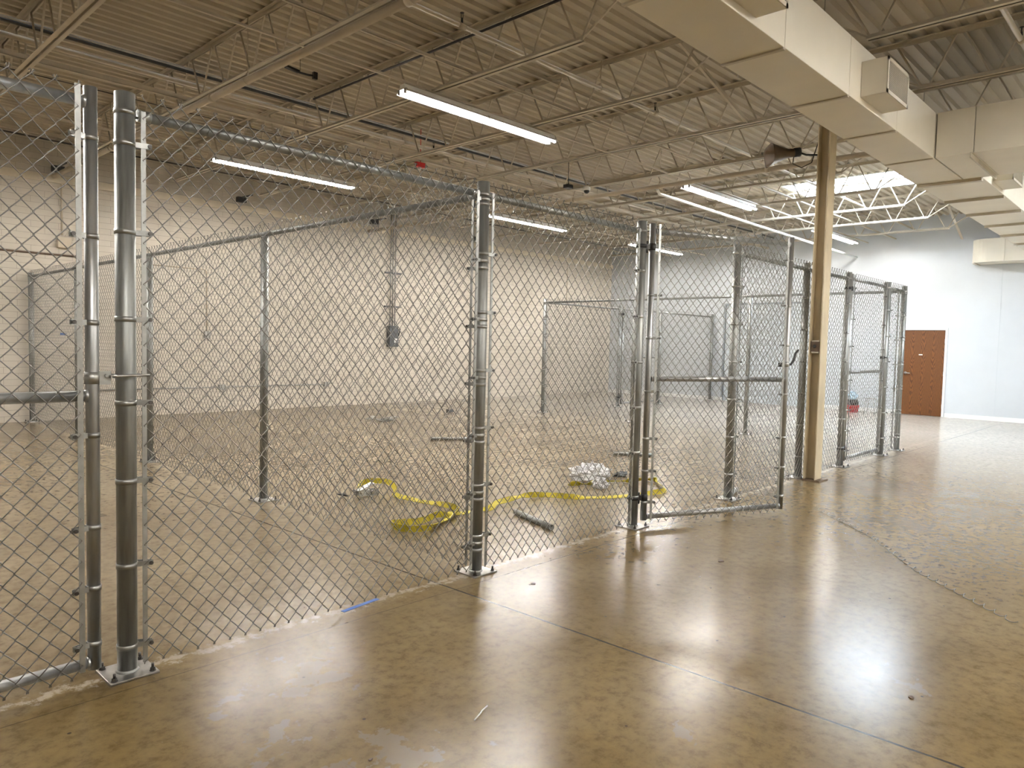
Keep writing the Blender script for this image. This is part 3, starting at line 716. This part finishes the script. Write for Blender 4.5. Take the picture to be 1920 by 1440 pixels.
def panel(p0, p1, label, nrm, lod=0, post_r=RP, gap0=True, gap1=True, rail=True, name='chain_link_fence', grp='chain-link fence panels', z0=F0, bars=True, railmat='galv'):
    u = unit(p0, p1); L = (Vector(p1) - Vector(p0)).length
    nv = Vector((*nrm, 0))
    t = thing(name, label, 'fence', (p0[0], p0[1], 0), grp)
    if rail:
        a = Vector((*p0, ZR)) + u * (post_r + .012); b_ = Vector((*p1, ZR)) - u * ((post_r + .012) if gap1 else -.0)
        MB().cyl(a, b_, RR, 18).build('top_rail', M[railmat], t)
        MB().cyl(a - u * .002, a + u * .05, RR + .004, 18).build('rail_end_cup', M['strapmetal'], t)
        if gap1: MB().cyl(b_ + u * .002, b_ - u * .05, RR + .004, 18).build('rail_end_cup', M['strapmetal'], t)
    off = nv * (RR + .006)
    q0 = Vector((*p0, 0)) + u * .066 + off; q1 = Vector((*p1, 0)) - u * (.066 if gap1 else .03) + off
    fabric(q0.xy, q1.xy, z0, F1, nrm, lod).build('wire_mesh', M['wire'], t)
    sv = Vector((-u.y, u.x, 0))
    if bars:
        ends = [Vector((*p0, 0)) + u * .066] + ([Vector((*p1, 0)) - u * .066] if gap1 else [])
        for e in ends:
            e = e + off * .9
            MB().obox((e.x, e.y, (z0 + 2.435) / 2), u * .0095, sv * .0025, (0, 0, (2.435 - z0) / 2)).build('tension_bar', M['strapmetal'], t)
    # tie wires on the rail
    tw = MB(); s = .35
    while s < L - .2:
        c = Vector((*p0, ZR)) + u * s
        pts = [c + nv * (math.cos(a) * (RR + .003)) + Vector((0, 0, math.sin(a) * (RR + .003))) + u * .006 * math.sin(a * 2) for a in [2 * PI * k / 12 for k in range(12)]]
        tw.path(pts, .0018, 5, True); s += .6
    if rail: tw.build('tie_wire', M['wire'], t)
    return t
def gate(h, f, label, nrm, z0=.06, lod=0, hinge_at=None, midz=1.225, ztop=2.49, hinge_black=True, grp='chain-link gate leaves', zs=(2.28, 1.88, 1.53, 1.09, .70, .43, .17)):
    """leaf from hinge stile h to latch stile f (ground points)"""
    u = unit(h, f); nv = Vector((*nrm, 0)).normalized(); sv = Vector((-u.y, u.x, 0))
    t = thing('gate_leaf', label, 'gate', (h[0], h[1], 0), grp)
    r = .0262
    for p, nm in ((h, 'hinge_stile'), (f, 'latch_stile')):
        MB().pipe((p[0], p[1], z0), (p[0], p[1], ztop), r, .0035, 24).build(nm, M['galv_bright'], t)
    for z, nm in ((ztop - .062, 'top_rail'), (midz, 'middle_rail'), (z0 + .028, 'bottom_rail')):
        a = Vector((*h, z)) + u * r * .8; b_ = Vector((*f, z)) - u * r * .8
        MB().cyl(a, b_, .0225, 18).cyl(a, a + u * .012, .029, 16, .023).cyl(b_ - u * .012, b_, .023, 16, .029).build(nm, M['galv_bright'], t)
    off = nv * .03
    q0 = Vector((*h, 0)) + u * .054 + off; q1 = Vector((*f, 0)) - u * .054 + off
    fabric(q0.xy, q1.xy, z0 - .01, ztop - .005, nrm, lod).build('wire_mesh', M['wire'], t)
    for e in (Vector((*h, 0)) + u * .053, Vector((*f, 0)) - u * .053):
        e = e + off * .9
        MB().obox((e.x, e.y, (z0 + ztop) / 2), u * .0105, sv * .0025, (0, 0, (ztop - z0) / 2 - .005)).build('tension_bar', M['strapmetal'], t)
    for z in zs:
        band(t, h, u, z + .03, r, .074, nv=nv); band(t, f, -u, z, r, .074, nv=nv)
    if hinge_at is not None:
        hv = Vector((hinge_at[0] - h[0], hinge_at[1] - h[1], 0)); mat = M['blackiron']
        for z in (2.30, .24):
            m = MB().ring((hinge_at[0], hinge_at[1], z), RP, .03, .004).ring((h[0], h[1], z), r, .055, .004)
            mid = Vector((h[0], h[1], z)) + hv / 2
            m.obox(mid, hv * .32, Vector((-hv.y, hv.x, 0)).normalized() * .012, (0, 0, .02))
            m.cyl(mid - Vector((0, 0, .05)), mid + Vector((0, 0, .045)), .011, 10)
            m.build('hinge', mat, t)
    return t

# posts of the front line
P = [(1.113, 0), (3.22, 0), (5.004, 0), (6.66, 0), (8.44, .03), (9.70, 0), (11.29, 0), (12.07, 0)]
Xp, Xm, Yp, Ym = (1, 0), (-1, 0), (0, 1), (0, -1)
post(*P[0], 'big fence post nearest the camera, on a bolted square plate', [Xp], zs=(2.29, 1.92, 1.55, 1.19, .85, .48, .12))
post(*P[1], 'corner fence post where two fence runs meet, in the picture centre', [Xp, Xm, Yp], zs=(2.05, 1.68, 1.31, .94, .57, .24))
post(*P[2], 'fence post carrying the hinges of the open gate', [Xm])
post(*P[3], 'fence post behind the open gate, with a loose pipe at its foot', [Xp])
post(*P[4], 'fence post standing tight against the cream column', [Xm])
post(*P[5], 'fence post carrying the hinges of the closed far gate', [Xm])
post(*P[6], 'fence post on the latch side of the closed far gate', [Xp])
post(*P[7], 'last fence post of the front line, in front of the wood door', [Xm, Yp])
panel(P[0], P[1], 'large mesh panel between the nearest post and the corner post', Ym)
panel(P[1], P[2], 'mesh panel between the corner post and the open gate', Ym)
panel(P[3], (9.70, 0), 'mesh panel running behind the cream column', Ym)
panel(P[6], P[7], 'narrow mesh panel at the right end of the front line', Ym)
# run A: from the corner post back to the block wall
A = [(3.22, 2.83), (3.22, 5.57), (3.22, 8.3), (3.22, 10.76)]
aL = ['line post first behind the corner post, inside the left mesh run', 'line post second behind the corner post, seen through the mesh', 'line post third behind the corner post, seen past the left gate', 'end post set against the block wall at far left']
for i, (p, l) in enumerate(zip(A, aL)): post(p[0], p[1], l, [Ym] if i == 3 else [], H=2.40 if i < 3 else 2.48, r=.036 if i < 3 else RP)
panel(P[1], A[3], 'long mesh run from the corner post back to the block wall', Xm, lod=1)
# run B: from the last post back into the room, and run C to the end wall
B = [(12.0, 2.45), (12.07, 4.8), (12.0, 7.2)]
post(12.07, 2.45, 'line post seen through the open gate, behind its hinge side', [], H=2.40, r=.036)
post(12.07, 4.85, 'line post of the rear cross fence nearer its back corner', [], H=2.40, r=.036)
post(12.07, 7.2, 'slim back corner post with one dark band, mid room', [Ym, Xp])
panel(P[7], (12.07, 7.2), 'mesh run crossing the room behind the open gate', Xm, lod=1)
Cx = [(12.07, 7.2), (14.87, 7.18), (16.68, 7.16), (19.44, 7.15)]
post(*Cx[1], 'gate post left of the far small gate, bluish in daylight', [Xm], zs=(1.9, 1.3, .7))
post(*Cx[2], 'gate post right of the far small gate', [Xp], zs=(1.9, 1.3, .7))
post(*Cx[3], 'end post set against the white end wall', [Xm], zs=(1.9, 1.3, .7), plate=.055)
panel(Cx[0], Cx[1], 'farthest mesh panel left of the far small gate', Ym, lod=2)
panel(Cx[2], Cx[3], 'farthest mesh panel reaching the white end wall', Ym, lod=2)
gate((15.0, 7.18), (16.55, 7.16), 'closed small gate in the farthest fence', Ym, lod=2, hinge_at=Cx[1], zs=(1.9, 1.1, .4))
# gates
gl = gate((-.50, 0), (.982, 0), 'closed mesh gate filling the left edge of the photo', Ym, hinge_at=(-.61, 0), zs=(2.285, 1.885, 1.53, 1.06, .67, .41, .17))
post(-.61, 0, 'post carrying the hinges of the closed left gate, outside the photo', [], zs=())
m = MB().ring((.982, 0, 1.30), .0262, .05, .004); m.obox((1.025, -.018, 1.30), (.022, 0, 0), (0, .0035, 0), (0, 0, .028)).cyl((1.03, -.03, 1.31), (1.03, .02, 1.31), .008, 8)
lt = m.build('latch', M['strapmetal'], gl)
MB().path([(1.045, -.045, 1.305), (1.06, -.058, 1.308), (1.12, -.06, 1.31), (1.19, -.056, 1.31)], .006, 6).path([(1.045, .045, 1.305), (1.06, .058, 1.308), (1.12, .06, 1.31), (1.19, .056, 1.31)], .006, 6).obox((1.045, 0, 1.305), (.006, 0, 0), (0, .05, 0), (0, 0, .006)).build('fork', M['plate'], lt)
go_h, go_f = (5.095, -.045), (6.42, -.63)
un_ = unit(go_h, go_f); gn = (-(-un_.y) * -1, -un_.x)
gn = (un_.y, -un_.x)
g1 = gate(go_h, go_f, 'mesh gate standing open toward the walkway', gn, z0=.05, hinge_at=P[2])
e = Vector((6.42, -.63, 0))
m = MB().ring((e.x, e.y, 1.36), .0262, .045, .004)
lt = m.build('latch', M['strapmetal'], g1)
MB().path([e + Vector((.03, -.01, 1.36)), e + Vector((.06, -.02, 1.36)), e + Vector((.095, -.03, 1.40)), e + Vector((.115, -.035, 1.46)), e + Vector((.15, -.045, 1.49))], .011, 8).build('fork', M['blackiron'], lt)
MB().path([e + Vector((.03, .02, 1.40)), e + Vector((.05, .03, 1.47)), e + Vector((.055, .03, 1.55))], .009, 8).build('fork', M['blackiron'], lt)
MB().obox(e + Vector((-.055, .03, 1.355)), (.018, 0, 0), (0, .01, 0), (0, 0, .018)).build('latch_catch', M['blackiron'], lt)
g2 = gate((9.80, 0), (11.19, 0), 'closed mesh gate right of the cream column', Ym, z0=.07, hinge_at=P[5])
MB().ring((11.19, 0, 1.42), .0262, .04, .004).obox((11.24, -.03, 1.42), (.04, 0, 0), (0, .006, 0), (0, 0, .008)).build('latch', M['blackiron'], g2)

# ------------------------------------------------------------------ back wall fittings
def wp(pts, r, name, lab, mat='cond', y=YB - .02, cat='conduit', grp=None): return run(name, [(x, y, z) for x, z in pts], r, mat, lab, cat, grp, 8)
t = thing('disconnect_switch', 'dark grey electrical switch box on the block wall', 'electrical box', (10.63, YB - .1, 1.3))
MB().box(10.50, YB - .14, 1.36, 10.76, YB - .01, 1.86).build('box', M['grey'], t, .006)
MB().cyl((10.79, YB - .1, 1.62), (10.84, YB - .1, 1.80), .014, 8).build('lever', M['blackiron'], t)
MB().box(10.64, YB - .143, 1.46, 10.72, YB - .14, 1.56).build('label_plate', M['paper'], t)
for dx, l in ((-.07, 'left'), (0, 'middle'), (.07, 'right')):
    wp([(10.62 + dx, 1.86), (10.62 + dx, 4.5)], .016, 'wall_conduit', '%s one of three conduits rising from the dark switch box' % l, y=YB - .075, grp='switch box conduits')
for z, l in ((3.10, 'upper'), (2.30, 'lower')):
    tag(MB().box(10.42, YB - .055, z, 10.88, YB, z + .035).build('strut_bracket', M['grey']), '%s strut bracket behind the three conduits' % l, 'bracket', 'conduit strut brackets')
wp([(5.05, 2.80), (6.13, 2.80), (6.17, 2.77), (6.18, 2.70), (6.18, 1.60)], .014, 'wall_conduit', 'thin conduit bending down to a small box, left on the block wall', 'pipepaint')
tag(MB().box(6.12, YB - .07, 1.47, 6.24, YB, 1.60).build('outlet_box', M['cond'], None, .004), 'small outlet box under the bent wall conduit', 'electrical box')
wp([(3.9, .50), (8.86, .50)], .013, 'wall_conduit', 'thin conduit running low along the block wall')
tag(MB().box(6.42, YB - .06, .44, 6.54, YB, .55).build('outlet_box', M['cond'], None, .004), 'small box midway on the low wall conduit', 'electrical box')
tag(MB().box(8.80, YB - .06, .45, 8.92, YB, .55).build('outlet_box', M['cond'], None, .004), 'small box ending the low wall conduit', 'electrical box')
wp([(2.3, 2.82), (3.95, 2.82)], .016, 'wall_conduit', 'brown pipe running level on the block wall, far left', 'brown')
wp([(3.70, 3.16), (3.70, 4.3)], .014, 'wall_conduit', 'thin cream conduit dropping to the wall speaker, far left', 'pipepaint')
t = thing('wall_speaker', 'cream box speaker on the block wall, far left', 'speaker', (3.72, YB, 3.03))
MB().box(3.62, YB - .09, 2.94, 3.82, YB, 3.12).build('housing', M['pipepaint'], t, .006)
MB().path([(3.74, YB - .03, 3.14), (3.78, YB - .04, 3.22), (3.84, YB - .04, 3.24), (3.88, YB - .03, 3.18), (3.86, YB - .03, 3.08)], .005, 6).build('cable', M['pipepaint'], t)
tag(MB().box(3.66, YB - .006, 1.46, 3.76, YB, 1.50).build('wall_label', M['tape']), 'tiny blue sticker on the block wall, far left', 'sticker')
wp([(17.2, 4.7), (17.2, 2.6)], .01, 'wall_conduit', 'thin conduit on the block wall near its far corner', 'pipepaint')

# ------------------------------------------------------------------ things on the floor
def ribbon(pts, w=.05, th=.0022, name='strap', parent=None, mat='yellow'):
    """pts: (x, y, z, tilt) ; tilt 0 = lying flat, 1 = standing on edge"""
    # resample
    out = []
    for i in range(len(pts) - 1):
        p0 = pts[max(i - 1, 0)]; p1 = pts[i]; p2 = pts[i + 1]; p3 = pts[min(i + 2, len(pts) - 1)]
        for k in range(8):
            t = k / 8
            out.append([.5 * ((2 * p1[j]) + (-p0[j] + p2[j]) * t + (2 * p0[j] - 5 * p1[j] + 4 * p2[j] - p3[j]) * t * t + (-p0[j] + 3 * p1[j] - 3 * p2[j] + p3[j]) * t ** 3) for j in range(4)])
    out.append(list(pts[-1]))
    m = MB(); V = []; F = []
    for i, p in enumerate(out):
        a = out[max(i - 1, 0)]; b_ = out[min(i + 1, len(out) - 1)]
        d = Vector((b_[0] - a[0], b_[1] - a[1], 0)).normalized(); s = Vector((-d.y, d.x, 0))
        ang = p[3] * PI / 2; wv = s * math.cos(ang) + Vector((0, 0, 1)) * math.sin(ang)
        nv = wv.cross(d)
        zc = max(p[2], abs(math.sin(ang)) * w / 2 + .004)
        c = Vector((p[0], p[1], zc))
        for q in (wv * w / 2 + nv * th, wv * w / 2 - nv * th, -wv * w / 2 - nv * th, -wv * w / 2 + nv * th): V.append(c + q)
    for i in range(len(out) - 1):
        for q in range(4): F.append((i * 4 + q, i * 4 + (q + 1) % 4, (i + 1) * 4 + (q + 1) % 4, (i + 1) * 4 + q))
    F += [(3, 2, 1, 0), tuple(len(V) - 4 + q for q in range(4))]
    m.add(V, F)
    return m.build(name, M[mat], parent)
rs = thing('ratchet_strap', 'long yellow ratchet strap snaking across the floor behind the mesh', 'ratchet strap', (4.1, 2.3, 0))
ribbon([(4.02, 2.50, .05, .9), (4.18, 2.62, .085, .85), (4.34, 2.48, .09, .6), (4.30, 2.28, .06, .5), (4.20, 2.15, .03, .4), (4.22, 1.95, .02, .3), (4.24, 1.75, .02, .2), (4.28, 1.50, .03, .6), (4.24, 1.30, .03, .95), (4.10, 1.20, .03, .5),
        (3.98, 1.14, .02, .15), (3.80, 1.06, .02, .3), (3.66, .98, .03, .8), (3.52, 1.03, .03, .95), (3.47, 1.16, .03, 1.), (3.50, 1.27, .03, .9), (3.58, 1.26, .03, .9), (3.70, 1.20, .03, .8), (3.83, 1.22, .03, .9), (3.96, 1.24, .04, .9), (4.03, 1.20, .03, .7), (4.09, 1.22, .03, .3),
        (4.22, 1.20, .02, .1), (4.40, 1.19, .02, .1), (4.52, 1.18, .02, .6), (4.66, 1.26, .03, .2), (4.86, 1.30, .03, .7), (5.05, 1.32, .03, .1), (5.20, 1.30, .03, .9), (5.33, 1.18, .03, .5), (5.42, 1.02, .03, .9), (5.55, .90, .02, .15), (5.8, .74, .02, .2), (6.05, .66, .02, .15), (6.25, .60, .02, .6), (6.36, .56, .03, .9),
        (6.50, .62, .03, .5), (6.74, .86, .03, .4), (6.86, .95, .03, .9), (6.80, 1.04, .03, .3), (6.62, 1.12, .03, .8), (6.50, 1.16, .03, .2), (6.36, 1.24, .03, .3), (6.2, 1.30, .03, .9), (6.08, 1.34, .02, .2), (5.98, 1.40, .02, .9), (5.93, 1.44, .02, .3)], w=.052, parent=rs, name='webbing')
rt = MB()
for s in (-1, 1): rt.obox((4.03 , 2.36 + s * .03, .04), (.10, -.02, 0), (.0006, .003, 0), (0, 0, .028))
rt.build('ratchet_frame', M['galv_bright'], rs)
MB().cyl((4.06, 2.30, .045), (4.06, 2.42, .045), .018, 12).cyl((3.95, 2.31, .045), (3.95, 2.42, .045), .012, 10).build('spool', M['plate'], rs)
MB().obox((4.00, 2.36, .095), (.09, 0, .03), (0, .035, 0), (-.001, 0, .003)).cyl((3.91, 2.31, .07), (3.91, 2.41, .07), .010, 10).build('ratchet_handle', M['strapmetal'], rs)
MB().path([(3.86, 2.42, .02), (3.80, 2.48, .03), (3.83, 2.55, .02), (3.90, 2.53, .012)], .008, 8).build('hook', M['blackiron'], rs)

def crumple(c, sx, sy, sz, seed, name, lab, mat, cat, amp=.35):
    rnd = random.Random(seed); n1, n2 = 14, 26
    V = []; ph = [(rnd.uniform(0, 6), rnd.uniform(0, 6), rnd.uniform(2, 7), rnd.uniform(2, 6)) for _ in range(7)]
    for i in range(n1 + 1):
        th = PI * i / n1
        for j in range(n2):
            f_ = 2 * PI * j / n2
            a = 1 + amp * sum(math.sin(p[0] + p[2] * th * 1.3) * math.cos(p[1] + round(p[3]) * f_) for p in ph) / 3 + rnd.uniform(-.08, .08)
            V.append((c[0] + sx * a * math.sin(th) * math.cos(f_), c[1] + sy * a * math.sin(th) * math.sin(f_), max(.003, c[2] + sz * a * math.cos(th))))
    F = [(i * n2 + j, i * n2 + (j + 1) % n2, (i + 1) * n2 + (j + 1) % n2, (i + 1) * n2 + j) for i in range(n1) for j in range(n2)]
    return tag(MB().add(V, F).build(name, M[mat]), lab, cat, None)
crumple((6.50, 1.58, .05), .27, .17, .10, 3, 'plastic_bag', 'crumpled clear plastic bag behind the hinge post', 'plastic', 'plastic bag')
crumple((6.10, 1.15, .05), .085, .075, .06, 5, 'plastic_bag', 'small balled-up clear plastic bag on the yellow strap', 'plastic', 'plastic bag')
crumple((6.86, 1.42, .025), .10, .05, .03, 8, 'metal_scraps', 'dark little heap of metal scraps beside the plastic bag', 'grey', 'scrap')
def stub(a, b_, r, lab):
    tag(MB().pipe((*a, r), (*b_, r), r, .004, 16).build('cut_pipe', M['galv']), lab, 'cut pipe', 'cut-off pipes on the floor')
stub((4.58, .93), (4.40, .36), .024, 'short cut pipe lying just right of the corner post')
stub((7.12, 5.12), (7.64, 4.74), .022, 'short cut pipe lying far left inside the cage')
stub((8.15, 2.46), (8.47, 2.02), .022, 'short cut pipe lying behind the gate hinge post')
stub((6.78, .04), (7.10, .13), .024, 'short cut pipe lying at the foot of a post behind the open gate')
m = MB().obox((8.2, 7.75, .02), (.18, .05, 0), (-.02, .12, .01), (0, 0, .003)).obox((8.25, 7.7, .05), (.16, -.05, .02), (.02, .09, 0), (0, 0, .003)).obox((8.0, 7.9, .05), (.08, 0, .03), (0, .08, 0), (0, 0, .003))
tag(m.build('sheet_metal_scraps', M['galv_bright']), 'loose pale metal pieces on the floor near the block wall', 'scrap')
tag(MB().box(10.3, 8.3, 0, 10.42, 8.4, .06).build('floor_box', M['grey']), 'small dark box on the floor far inside the cage', 'box')
# loose spiral wire
m = MB(); ctrl = [(6.88, -.80), (6.17, -1.50), (5.42, -2.03), (4.80, -2.67)]
def bez(t):
    k = min(int(t * 3), 2); s = t * 3 - k; a = ctrl[k]; b_ = ctrl[k + 1]
    return Vector((a[0] + (b_[0] - a[0]) * s, a[1] + (b_[1] - a[1]) * s, 0))
pts = []; turns = 30
for i in range(turns * 8 + 1):
    t_ = i / (turns * 8); c_ = bez(t_); d_ = (bez(min(t_ + .01, 1)) - bez(max(t_ - .01, 0))).normalized(); s_ = Vector((-d_.y, d_.x, 0))
    a = 2 * PI * i / 8; tri = 2 * abs(((i / 8) % 1) - .5) * 2 - 1
    pts.append(c_ + s_ * tri * .021 + Vector((0, 0, .013 + .010 * math.sin(a))))
m.path(pts, .0024, 5)
tag(m.build('spiral_wire', M['wire']), 'loose spiral fence wire lying on the walkway floor', 'wire')
m = MB().path([(1.93, -1.36, .004), (1.97, -1.35, .012), (2.0, -1.33, .006), (2.035, -1.325, .012)], .0028, 6)
tag(m.build('wire_scrap', M['paper']), 'tiny white curved scrap on the bare floor, lower centre', 'scrap')
m = MB().obox((2.33, -.005, .0012), (.13, .018, 0), (-.002, .014, 0), (0, 0, .0008))
tag(m.build('tape_strip', M['tape']), 'short strip of blue tape under the big left mesh panel', 'tape')
for x, y, s, l in ((3.42, -2.52, .018, 'dark crumb of debris beside the bright floor reflection'), (1.48, -1.30, .012, 'dark crumb of debris on the floor, lower left'), (4.65, -.98, .03, 'flat brown chip on the floor right of the corner post'), (3.32, -.42, .02, 'dark sliver on the floor beside the corner post plate')):
    rnd = random.Random(x); m = MB()
    V = [(x + s * math.cos(a) * rnd.uniform(.5, 1.1), y + s * math.sin(a) * rnd.uniform(.3, .9), z) for z in (0.0, .005) for a in [2 * PI * k / 7 for k in range(7)]]
    m.add(V, [tuple(reversed(range(7))), tuple(range(7, 14))] + [(i, (i + 1) % 7, 7 + (i + 1) % 7, 7 + i) for i in range(7)])
    tag(m.build('debris_chip', M['brown']), l, 'debris', 'floor debris')
# red tool tub and stool near the end wall
t = thing('tool_tub', 'red tub with a blue and white bag on top, near the end wall', 'tub', (18.9, 2.95, 0))
MB().lathe((18.9, 2.95, 0), [(.13, .0), (.16, .17), (.17, .18), (.155, .18), (.13, .02)], 18).build('tub', M['red'], t)
MB().lathe((18.9, 2.95, .18), [(.13, 0), (.15, .05), (.13, .12), (.12, .14)], 12).build('dark_bag', M['blackiron'], t)
o = crumple((18.9, 2.95, .40), .09, .11, .10, 11, 'x', None, 'bluewhite', None); o.name = 'bag'; o.parent = t; o.matrix_parent_inverse = Matrix.Translation((-18.9, -2.95, 0))
t = thing('step_stool', 'small grey metal stool beside the red tub', 'stool', (18.9, 2.5, 0))
MB().box(18.80, 2.42, .36, 19.0, 2.62, .38).build('seat', M['cond'], t)
for sx in (-1, 1):
    for sy in (-1, 1): MB().cyl((18.9 + sx * .12, 2.52 + sy * .12, 0), (18.9 + sx * .085, 2.52 + sy * .085, .36), .009, 8).build('leg', M['cond'], t)

# ------------------------------------------------------------------ world, camera, output
W = bpy.data.worlds.new('World'); S.world = W; W.use_nodes = True
W.node_tree.nodes['Background'].inputs[0].default_value = (.78, .89, 1.0, 1)
W.node_tree.nodes['Background'].inputs[1].default_value = 26

def rotm(yaw, pitch, roll):
    f = Vector((math.cos(yaw) * math.cos(pitch), math.sin(yaw) * math.cos(pitch), math.sin(pitch)))
    r = Vector((math.sin(yaw), -math.cos(yaw), 0)); u = r.cross(f)
    r2 = r * math.cos(roll) + u * math.sin(roll); u2 = -r * math.sin(roll) + u * math.cos(roll)
    return Matrix(((r2.x, u2.x, -f.x), (r2.y, u2.y, -f.y), (r2.z, u2.z, -f.z)))
cd = bpy.data.cameras.new('camera'); cam = bpy.data.objects.new('camera', cd); COL.objects.link(cam)
cd.sensor_fit = 'HORIZONTAL'; cd.sensor_width = 36; cd.lens = 36 * 1362.222 / 1920; cd.clip_start = .05; cd.clip_end = 100
cam.matrix_world = Matrix.Translation((0, -3.36122, 1.47969)) @ rotm(0.761866, -0.054153, 0.023483).to_4x4()
S.camera = cam
S.view_settings.view_transform = 'Standard'; S.view_settings.look = 'None'; S.view_settings.gamma = 1
S.view_settings.use_curve_mapping = False; S.view_settings.exposure = 1.28
cy_ = S.cycles
cy_.max_bounces = 6; cy_.diffuse_bounces = 4; cy_.glossy_bounces = 3; cy_.transparent_max_bounces = 12; cy_.transmission_bounces = 4
cy_.use_adaptive_sampling = True; cy_.adaptive_threshold = .015; cy_.use_denoising = True; cy_.sample_clamp_indirect = 12; cy_.caustics_reflective = False; cy_.caustics_refractive = False
